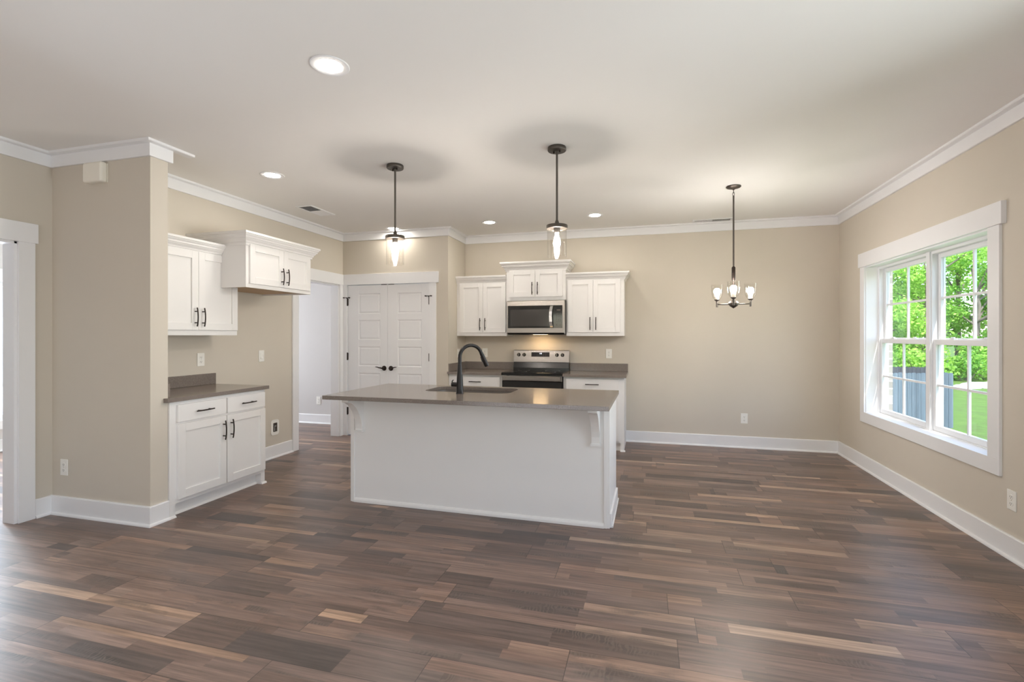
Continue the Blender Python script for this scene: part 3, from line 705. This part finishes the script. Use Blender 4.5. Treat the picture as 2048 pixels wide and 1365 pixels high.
t = thing('microwave', 'stainless over-the-range microwave with black glass door', 'microwave', (-1.35, YB, 1.372))
mx0, mx1, my, mz0, mz1 = -1.728, -.978, 6.035, 1.378, 1.802
MB().box(mx0, mx1, my+.03, YB-.003, mz0, mz1).build('body', M['steel'], t, bevel=.003)
f = MB().box(mx0+.002, mx1-.002, my, my+.03, mz0+.012, mz1-.002).build('door', M['steel'], t, bevel=.004)
MB().box(mx0+.018, mx1-.028, my-.0025, my+.002, 1.452, 1.737).build('glass_face', M['blackglass'], f, bevel=.001)
MB().box(mx0+.05, -1.17, my-.0035, my-.002, 1.478, 1.688).build('window', M['doorglass'], f)
pts = [(-1.137, my-.006, 1.456), (-1.141, my-.03, 1.475), (-1.147, my-.042, 1.53), (-1.149, my-.045, 1.594), (-1.147, my-.042, 1.66), (-1.141, my-.03, 1.713), (-1.137, my-.006, 1.733)]
hm = MB()
for k in range(len(pts)-1):
    a, b = pts[k], pts[k+1]; w = .018
    hm.add([(a[0]-w, a[1], a[2]), (a[0]+w, a[1], a[2]), (b[0]+w, b[1], b[2]), (b[0]-w, b[1], b[2]), (a[0]-w, a[1]+.012, a[2]), (a[0]+w, a[1]+.012, a[2]), (b[0]+w, b[1]+.012, b[2]), (b[0]-w, b[1]+.012, b[2])],
           [(0, 1, 2, 3), (7, 6, 5, 4), (0, 3, 7, 4), (1, 5, 6, 2), (0, 4, 5, 1), (3, 2, 6, 7)])
hm.build('handle', M['chrome'], f)
cp = MB().box(-1.106, mx1-.03, my-.0036, my-.002, 1.456, 1.733).build('control_panel', M['blackglass'], t)
MB().box(-1.078, -1.03, my-.0045, my-.003, 1.668, 1.686).build('display', M['pewter'], cp)
for r in range(6):
    for i in range(3): MB().box(-1.082+i*.022, -1.072+i*.022, my-.0044, my-.0032, 1.63-r*.019, 1.636-r*.019).build('touch_key', M['pewter'], cp)
for i in (0, 2): MB().lathe([(.006, 0), (.006, .0008)], (-1.077+i*.022, my-.0036, 1.49), (0, -1, 0), 14).build('push_button', M['pewter'], cp)
MB().prism([(my+.012, mz0+.012), (my+.03, mz0-.008), (YB-.03, mz0-.008), (YB-.01, mz0+.001), (my+.03, mz0+.001)], 'x', mx0+.01, mx1-.01).build('vent_grille', M['blackenamel'], t)
MB().box(-1.42, -1.24, 6.20, 6.28, mz0-.0084, mz0-.0075).build('cooktop_lamp', M['hoodlamp'], t)

# ------------------------------------------------------------------ pendant lights and chandelier
def bulb_mesh(c, up=-1, s=1.0):
    pr = [(.0, .115), (.012, .112), (.022, .098), (.027, .08), (.025, .06), (.017, .035), (.012, .018), (.012, .0)]
    return MB().lathe([(r*s, h*s) for r, h in pr][::-1], c, (0, 0, up), 20, True)
def pendant(label, x, y):
    t = thing('pendant_light', label, 'pendant light', (x, y, CZ), 0, 'pendant lights above the island')
    c = MB().lathe([(0, 0), (.066, 0), (.068, -.004), (.068, -.024), (.065, -.028), (.0, -.030)], (x, y, CZ), n=40, closed_ends=False).build('canopy', M['pewter'], t)
    for dxx in (-.03, .03): MB().lathe([(.006, -.028), (.006, -.042), (.003, -.044), (0, -.044)], (x+dxx*.8, y-abs(dxx)*.2+.02*(1 if dxx > 0 else -1)*-.5, CZ), n=12, closed_ends=False).build('canopy_screw', M['bronze'], c)
    MB().lathe([(.012, -.03), (.009, -.05), (.0078, -.055), (.0078, -.54)], (x, y, CZ), n=16).build('stem', M['pewter'], t)
    MB().lathe([(.008, -.535), (.013, -.545), (.017, -.562), (.02, -.572), (.076, -.574), (.079, -.578), (.079, -.600), (.074, -.602), (.072, -.597), (0, -.596)], (x, y, CZ), n=40, closed_ends=False).build('shade_cap', M['pewter'], t)
    MB().lathe([(.022, -.596), (.022, -.622), (.016, -.63), (0, -.63)], (x, y, CZ), n=20, closed_ends=False).build('socket', M['pewter'], t)
    MB().lathe([(.0715, -.598), (.0715, -.808), (.0705, -.8095), (.0695, -.808), (.0695, -.598)], (x, y, CZ), n=48, closed_ends=False).build('glass_shade', M['shade'], t)
    bulb_mesh((x, y, CZ-.628)).build('bulb', M['bulb'], t)
    return t
pendant('left of the two glass pendants over the island, nearer the pantry door', -1.972, 3.588)
pendant('right of the two glass pendants over the island, before the microwave', -.634, 3.559)

hx, hy = .782, 4.925
t = thing('chandelier', 'small three-light chandelier with clear glass shades on long rod', 'chandelier', (hx, hy, CZ))
MB().lathe([(0, 0), (.064, 0), (.066, -.006), (.058, -.014), (.03, -.022), (.012, -.026), (.008, -.034), (0, -.034)], (hx, hy, CZ), n=36, closed_ends=False).build('canopy', M['pewter'], t)
for k, zc in enumerate((-.047, -.072)):
    pts = []
    for i in range(17):
        a = 2*PI*i/16; u, v = .008*math.cos(a), .018*math.sin(a)
        pts.append((hx+(u if k else 0), hy+(0 if k else u), CZ+zc+v))
    MB().tube(pts, .0022, 8, False).build('chain_link', M['pewter'], t)
MB().lathe([(.004, -.085), (.009, -.095), (.0075, -.10), (.0075, -.75)], (hx, hy, CZ), n=16).build('stem', M['pewter'], t)
MB().lathe([(.009, -.745), (.0165, -.755), (.0165, -.875), (.010, -.885), (.010, -1.05)], (hx, hy, CZ), n=20).build('sleeve', M['bronze'], t)
MB().lathe([(0, -1.135), (.012, -1.128), (.03, -1.115), (.044, -1.10), (.047, -1.085), (.04, -1.075), (.02, -1.06), (.0, -1.05)], (hx, hy, CZ), n=28, closed_ends=False).build('hub', M['pewter'], t)
az = math.atan2(-hy, -hx)
hz = CZ-1.095
for k in range(3):
    a = az+k*2*PI/3; ex, ey = hx+.166*math.cos(a), hy+.166*math.sin(a)
    arm = MB().tube([(hx+.035*math.cos(a), hy+.035*math.sin(a), hz), (ex, ey, hz+.006)], .0062, 10).lathe([(.0, -.022), (.009, -.02), (.0095, .035), (.024, .046), (.026, .052), (.0, .054)], (ex, ey, hz), n=20, closed_ends=False).build('arm', M['pewter'], t)
    MB().lathe([(.019, .052), (.019, .088), (0, .09)], (ex, ey, hz), n=18, closed_ends=False).build('socket', M['cream'], arm)
    MB().lathe([(.024, .053), (.036, .062), (.045, .085), (.049, .12), (.0515, .16), (.053, .195), (.0515, .195), (.0495, .16), (.047, .12), (.043, .086), (.034, .065), (.024, .056)], (ex, ey, hz), n=36, closed_ends=False).build('glass_shade', M['shade'], arm)
    MB().lathe([(.013, .088), (.02, .10), (.029, .122), (.028, .14), (.018, .156), (0, .16)], (ex, ey, hz), n=20, closed_ends=False).build('bulb', M['cbulb'], arm)

# ------------------------------------------------------------------ recessed ceiling lights, vents
can0 = thing('recessed_light', 'largest round recessed ceiling light, alone on the open ceiling at upper left', 'ceiling light', (-1.565, 2.172, CZ), 0, 'recessed ceiling lights', local=True)
MB().lathe([(.062, -.001), (.066, -.004), (.094, -.005), (.097, -.002), (.097, 0)], n=44, closed_ends=False).build('trim_ring', M['trim'], can0)
MB().lathe([(0, -.0015), (.0625, -.0015), (.0625, 0), (0, 0)], n=40, closed_ends=False).build('lens', M['lens'], can0)
for x, y, lab in ((-3.113, 3.525, 'recessed ceiling light over the left wall cabinet'), (-3.16, 5.70, 'recessed ceiling light close to the wall above pantry door'),
                  (-1.851, 5.70, 'recessed ceiling light left of the right pendant, above left wall cabinet by range'), (-.569, 5.68, 'recessed ceiling light right of the right pendant, above right wall cabinet by range')):
    c = copy_tree(can0); c.location = (x, y, CZ); c['label'] = lab
def vent(label, x0, x1, y0, y1, along):
    t = thing('air_vent', label, 'air vent', ((x0+x1)/2, (y0+y1)/2, CZ), 0, 'white ceiling air vents')
    z = CZ-.008; e = .022
    MB().box(x0, x1, y0, y0+e, z, CZ).box(x0, x1, y1-e, y1, z, CZ).box(x0, x0+e, y0+e, y1-e, z, CZ).box(x1-e, x1, y0+e, y1-e, z, CZ).build('frame', M['trim'], t, bevel=.002)
    MB().box(x0+e, x1-e, y0+e, y1-e, CZ-.0015, CZ-.0005).build('duct_opening', M['slot'], t)
    m = MB()
    if along == 'y':
        n = 22; L = (y1-y0-2*e)/n
        for i in range(n):
            yy = y0+e+L*(i+.5); s = .0045 if i < n/2 else -.0045
            m.add([(x0+e, yy-s, z), (x1-e, yy-s, z), (x1-e, yy+s, CZ-.0015), (x0+e, yy+s, CZ-.0015), (x0+e, yy-s+.0015, z), (x1-e, yy-s+.0015, z), (x1-e, yy+s+.0015, CZ-.0015), (x0+e, yy+s+.0015, CZ-.0015)],
                  [(0, 1, 2, 3), (7, 6, 5, 4), (0, 4, 5, 1), (3, 2, 6, 7), (0, 3, 7, 4), (1, 5, 6, 2)])
    else:
        n = 24; L = (x1-x0-2*e)/n
        for i in range(n):
            xx = x0+e+L*(i+.5); s = -.0045 if i < n/2 else .0045
            m.add([(xx-s, y0+e, z), (xx-s, y1-e, z), (xx+s, y1-e, CZ-.0015), (xx+s, y0+e, CZ-.0015), (xx-s+.0015, y0+e, z), (xx-s+.0015, y1-e, z), (xx+s+.0015, y1-e, CZ-.0015), (xx+s+.0015, y0+e, CZ-.0015)],
                  [(0, 1, 2, 3), (7, 6, 5, 4), (0, 4, 5, 1), (3, 2, 6, 7), (0, 3, 7, 4), (1, 5, 6, 2)])
    m.build('louvre', M['trim'], t)
vent('white ceiling vent near the left wall above the fridge space', -3.63, -3.43, 4.44, 4.86, 'y')
vent('white ceiling vent near the back wall beside the chandelier rod', .54, .99, 6.22, 6.38, 'x')

# ------------------------------------------------------------------ wall plates and small fixtures (own frame: on the plane y 0, facing -y)
def outlet(label, loc, rz, kind='duplex'):
    t = thing('wall_outlet' if kind == 'duplex' else 'light_switch', label, 'outlet' if kind == 'duplex' else 'switch', loc, rz, 'white wall outlets' if kind == 'duplex' else None, local=True)
    MB().box(-.038, .038, -.006, 0, -.061, .061).build('cover_plate', M['plastic'], t, bevel=.003, seg=3)
    if kind == 'duplex':
        for z in (-.021, .021):
            r = MB().prism([(.017*math.cos(a)*1.0, z+.0145*math.sin(a)) for a in [2*PI*i/20 for i in range(20)]], 'y', -.0085, -.004).build('receptacle', M['plastic'], t)
            MB().box(-.0075, -.0055, -.0092, -.008, z-.003, z+.006).box(.0055, .0075, -.0092, -.008, z-.002, z+.006).lathe([(.0025, 0), (.0025, .001)], (0, -.0082, z-.008), (0, -1, 0), 10).build('slot', M['slot'], r)
        MB().lathe([(.003, 0), (0, .001)], (0, -.006, 0), (0, -1, 0), 10, False).build('screw', M['chrome'], t)
    else:
        MB().prism([(-.006, -.034), (-.0125, -.030), (-.008, .0), (-.0085, .034), (-.006, .034)], 'x', -.0165, .0165).build('rocker', M['plastic'], t, bevel=.001)
    return t
outlet('white outlet low on the wing wall, under the doorbell chime', (-4.251, YW, .36), 0)
outlet('white outlet above the small left counter, near its short backsplash', (XL, 3.617, 1.135), PI/2)
outlet('white outlet low in the hallway beyond the opening', (-4.876, 6.49, .354), 0)
outlet('white outlet on the back wall left of the range, behind faucet', (-2.156, YB, 1.12), 0)
outlet('white outlet on the back wall right of the range control panel', (-.466, YB, 1.122), 0)
outlet('white outlet low on the back wall below the chandelier', (1.141, YB, .356), 0)
outlet('white outlet low on the window wall at the right edge', (XR, 3.669, .357), -PI/2)
outlet('white switch plate at counter height in the empty fridge space', (XL, 4.36, 1.138), PI/2, 'switch')
outlet('white switch plate on the short return wall above counter', (XJ, 6.19, 1.118), PI/2, 'switch')
t = thing('water_supply_box', 'white recessed fridge water box low on the left wall', 'water box', (XL, 4.558, .335), PI/2, local=True)
m = MB(); o_ = rrect(-.06, .06, -.085, .085, .03); i_ = rrect(-.032, .032, -.05, .05, .008); n = len(o_)
m.add([(p[0], -.006, p[1]) for p in o_]+[(p[0], -.008, p[1]) for p in i_]+[(p[0], 0, p[1]) for p in o_]+[(p[0], -.001, p[1]) for p in i_],
      [(i, (i+1) % n, n+(i+1) % n, n+i) for i in range(n)]+[(i, (i+1) % n, 2*n+(i+1) % n, 2*n+i) for i in range(n)]+[(n+i, n+(i+1) % n, 3*n+(i+1) % n, 3*n+i) for i in range(n)])
m.build('frame', M['plastic'], t)
MB().box(-.032, .032, -.0016, -.0006, -.05, .05).build('recess', M['pewter'], t)
MB().tube([(-.008, -.004, -.04), (-.008, -.004, .01)], .006, 10).tube([(-.02, -.006, .012), (.012, -.006, .012)], .007, 10).build('valve', M['chrome'], t)
t = thing('door_chime', 'cream doorbell chime box high on the wing wall', 'door chime', (-3.897, YW, 2.552), 0, local=True)
MB().box(-.092, .092, -.056, -.004, -.072, .074).build('cover', M['cream'], t, bevel=.016, seg=4)
MB().box(-.088, .088, -.006, 0, -.068, .07).build('base', M['cream'], t, bevel=.002)

# ------------------------------------------------------------------ outdoors
nx, ny = 24, 36; vs = []; fs = []
for j in range(ny+1):
    for i in range(nx+1):
        x = 2.335+(i/nx)**1.6*60; y = -10+j/ny*95
        d = min(1.0, max(x-2.4, (y-6.7)*.8)/7.5) if max(x-2.4, (y-6.7)*.8) > 0 else 0
        vs.append((x, y, -.3-1.36*d-max(0, math.hypot(x, y)-36)*-.03))
for j in range(ny):
    for i in range(nx): k = j*(nx+1)+i; fs.append((k, k+1, k+nx+2, k+nx+1))
struct(MB().add(vs, fs, True).build('ground', M['lawn']), 'bright green lawn outside the right window', 'lawn')
struct(MB().box(-60, -7.42, -40, 60, -.5, -.3).build('ground_left', M['concrete']), 'pale concrete drive added to brighten the view from the left room window', 'drive')  # pale ground made up so the left window looks brighter
BX = XR+.192
wallobj('wall_exterior', [(BX, BX+.052, -6, .64, -.5, 2.6), (BX, BX+.052, 2.552, 3.84, -.5, 2.6), (BX, BX+.052, .64, 2.552, -.5, .53), (BX, BX+.052, .64, 2.552, 2.085, 2.6), (BX, BX+.052, 5.752, 7.0, -.5, 2.6), (BX, BX+.052, 3.84, 5.752, -.5, .53), (BX, BX+.052, 3.84, 5.752, 2.085, 2.6)], 'whitewashed brick outside face beside the right window', 'brick')
struct(MB().box(XR+.19, 2.455, -6, 7.3, 2.50, 2.66).box(2.455, 2.471, -6, 7.3, 2.48, 2.70).build('trim_6', M['trim']), 'white eave soffit above the right window', 'eave')

def fence(label, a, b, h, mat, zb, step=.145):
    A, B = Vector(a), Vector(b); L = (B-A).length; d = (B-A)/L; nrm = Vector((d.y, -d.x))
    t = thing('wood_fence', label, 'fence', (A.x, A.y, zb), math.atan2(d.y, d.x), local=True)
    m = MB(); k = int(L/step)
    for i in range(k):
        x = i*step; hh = h+random.uniform(-.012, .012)
        m.prism([(x+.003, 0), (x+step-.004, 0), (x+step-.004, hh-.03), (x+step-.03, hh), (x+.03, hh), (x+.003, hh-.03)], 'y', -.02+random.uniform(-.003, .003), 0)
    m.build('picket_panel', M[mat], t)
    for z in (.25, h*.52, h-.25): MB().box(0, L, .0, .04, z-.045, z+.045).build('rail', M[mat], t)
    q = int(L/2.4)
    for i in range(q+1): x = L-.05-i*2.4; MB().box(x-.045, x+.045, .04, .13, 0, h-.05).build('post', M[mat], t)
fence('weathered grey picket fence standing on the lawn outside the window', (1.0, 17.15), (9.62, 19.14), 1.83, 'fence', -1.69)
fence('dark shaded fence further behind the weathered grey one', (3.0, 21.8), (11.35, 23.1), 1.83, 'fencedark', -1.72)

def leaf_cloud(name, blobs, n, size, mat, rnd):
    m = MB()
    for _ in range(n):
        c, r = rnd.choice(blobs)
        v = Vector((rnd.gauss(0, 1), rnd.gauss(0, 1), rnd.gauss(0, 1))).normalized()*(rnd.random()**.45)
        p = Vector(c)+Vector((v.x*r[0], v.y*r[1], v.z*r[2]))
        nn = (Vector((rnd.gauss(0, 1), rnd.gauss(0, 1), rnd.gauss(.6, 1)))).normalized()
        u = nn.orthogonal().normalized(); u = Matrix.Rotation(rnd.uniform(0, 6.28), 3, nn) @ u; w = nn.cross(u)
        s = size*rnd.uniform(.6, 1.3)
        m.add([p-u*s*.5, p+w*s*.3-u*s*.05, p+u*s*.55, p-w*s*.3-u*s*.05], [(0, 1, 2, 3)])
    return m
rnd = random.Random(11)
def tree_proto(h, spread, n, mat, seed, label):
    r = random.Random(seed)
    t = thing('tree', label, 'tree', (0, 0, 0), 0, 'trees beyond the lawn', local=True)
    tr = MB(); pts = [(0, 0, -.3), (r.uniform(-.1, .1), r.uniform(-.1, .1), h*.3), (r.uniform(-.4, .4), r.uniform(-.3, .3), h*.6), (r.uniform(-.5, .5), r.uniform(-.3, .3), h*.9)]
    tr.tube(pts, [.2, .16, .12, .04], 10)
    blobs = []
    for i in range(15):
        a = r.uniform(0, 6.28); q = r.uniform(.15, 1)*spread; z = h*r.uniform(.18, .98); q *= (1.05-.6*abs(z/h-.5))
        c = (q*math.cos(a), q*math.sin(a), z); rr = r.uniform(.7, 1.25)*spread*.36
        blobs.append((c, (rr, rr, rr*.7)))
        tr.tube([(pts[1][0], pts[1][1], min(z*.8, h*.7)), tuple(Vector(c)*.7+Vector((0, 0, z*.28))), c], [.07, .045, .015], 6)
    tr.build('trunk', M['bark'], t)
    leaf_cloud('foliage', blobs, n, .24, mat, r).build('foliage', M[mat], t)
    return t
ta = tree_proto(9.5, 3.2, 5200, 'leaf', 3, '')
tb = tree_proto(10.5, 3.4, 5600, 'leaf', 8, '')
tc = tree_proto(8.5, 3.0, 5200, 'leaf2', 21, '')
places = [(ta, 15.2, 39.2, .2, 1.0), (tb, 18.6, 39.8, 1.4, .95), (tc, 21.7, 40.4, .5, 1.0), (ta, 25.0, 41.5, 2.6, 1.05), (tb, 16.6, 45.0, 3.3, 1.15), (tc, 20.3, 45.6, 4.1, 1.25), (ta, 24.0, 47.0, 5.0, 1.2), (tb, 28.5, 46.0, .9, 1.1), (tc, 12.4, 42.0, 2.0, 1.1), (tb, 9.0, 38.0, 2.9, 1.0), (tc, 29.5, 40.0, 3.6, 1.0)]
labs = ['bright green tree straight above the grey fence', 'tall light green tree left of centre in right window half', 'darker green tree at right edge of the window view',
        'light green tree beyond the right edge of the view', 'tall tree rising behind the one above the fence', 'tall dark tree behind the middle of the view',
        'tall tree far behind at the right of the view', 'distant tree hidden off to the right', 'dark green tree behind the brick corner', 'tree hidden by the brick corner', 'dark tree far to the right outside']
used = set()
for (p, x, y, rz, s), lab in zip(places, labs):
    o = p if p.name not in used else copy_tree(p); used.add(p.name)
    o.location = (x, y, -1.7); o.rotation_euler = (0, 0, rz); o.scale = (s, s, s); o['label'] = lab
def bush_proto(seed, mat):
    r = random.Random(seed); t = thing('shrub', '', 'shrub', (0, 0, 0), 0, 'shrubs at the foot of the trees', local=True)
    blobs = [((r.uniform(-1.2, 1.2), r.uniform(-.7, .7), r.uniform(.4, 1.7)), (.9, .8, .7)) for _ in range(8)]
    st = MB()
    for c, _ in blobs: st.tube([(0, 0, -.2), (c[0]*.5, c[1]*.5, c[2]*.4), c], [.05, .03, .01], 6)
    st.build('stem', M['bark'], t); leaf_cloud('foliage', blobs, 1900, .2, mat, r).build('foliage', M[mat], t); return t
ba, bb_ = bush_proto(5, 'leaf'), bush_proto(6, 'leaf2')
used = set()
for (p, x, y, rz, s), lab in zip([(ba, 16.9, 36.6, .3, 1.1), (bb_, 19.2, 37.0, 1.2, 1.0), (ba, 21.6, 37.6, 2.2, 1.15), (bb_, 24.0, 38.2, .7, 1.1), (bb_, 14.4, 36.0, 3.0, 1.2), (ba, 12.0, 34.6, 4.0, 1.3), (ba, 26.5, 39.0, 5.0, 1.2)],
                     ['shrub just right of the grey fence end', 'dark shrub above the pale rocks', 'light shrub at the right edge of the lawn', 'dark shrub past the right window edge', 'dark shrub peeping over the grey fence', 'light shrub behind the grey fence near the bricks', 'light shrub far right outside']):
    o = p if p.name not in used else copy_tree(p); used.add(p.name)
    o.location = (x, y, -1.7); o.rotation_euler = (0, 0, rz); o.scale = (s, s, s); o['label'] = lab
for k, (x, y, s, lab) in enumerate([(17.35, 33.4, .55, 'pale rock at lawn edge nearest the fence end'), (18.55, 33.9, .75, 'biggest pale rock at the lawn edge'), (19.9, 34.6, .5, 'small pale rock right of the biggest one'), (20.9, 35.2, .6, 'pale rock at the far right of lawn edge')]):
    bm = bmesh.new(); bmesh.ops.create_icosphere(bm, subdivisions=3, radius=1); r = random.Random(k+40)
    for v in bm.verts: v.co *= 1+.22*math.sin(v.co.x*3.1+k)*math.cos(v.co.y*2.7+k*2)+r.uniform(-.04, .04)
    me = bpy.data.meshes.new('rock'); bm.to_mesh(me); bm.free(); me.materials.append(M['rock'])
    o = bpy.data.objects.new('rock', me); COL.objects.link(o); o.location = (x, y, -1.68); o.scale = (s*1.3, s, s*.55); tag(o, lab, 'rock', 'pale rocks along the lawn edge')
t = thing('house', 'pale neighbouring house outside the left room window', 'house', (-24, 12, -.3))
MB().box(-28, -20, 4, 22, -.3, 3.2).build('wall', M['siding'], t)
MB().prism([(3.4, 3.2), (22.6, 3.2), (13, 6.5)], 'x', -28.6, -19.4).build('roof', M['roof'], t)
for y in (8, 11.6, 15.2): MB().box(-20.03, -19.97, y, y+1.1, .9, 2.3).build('window', M['blackglass'], t)
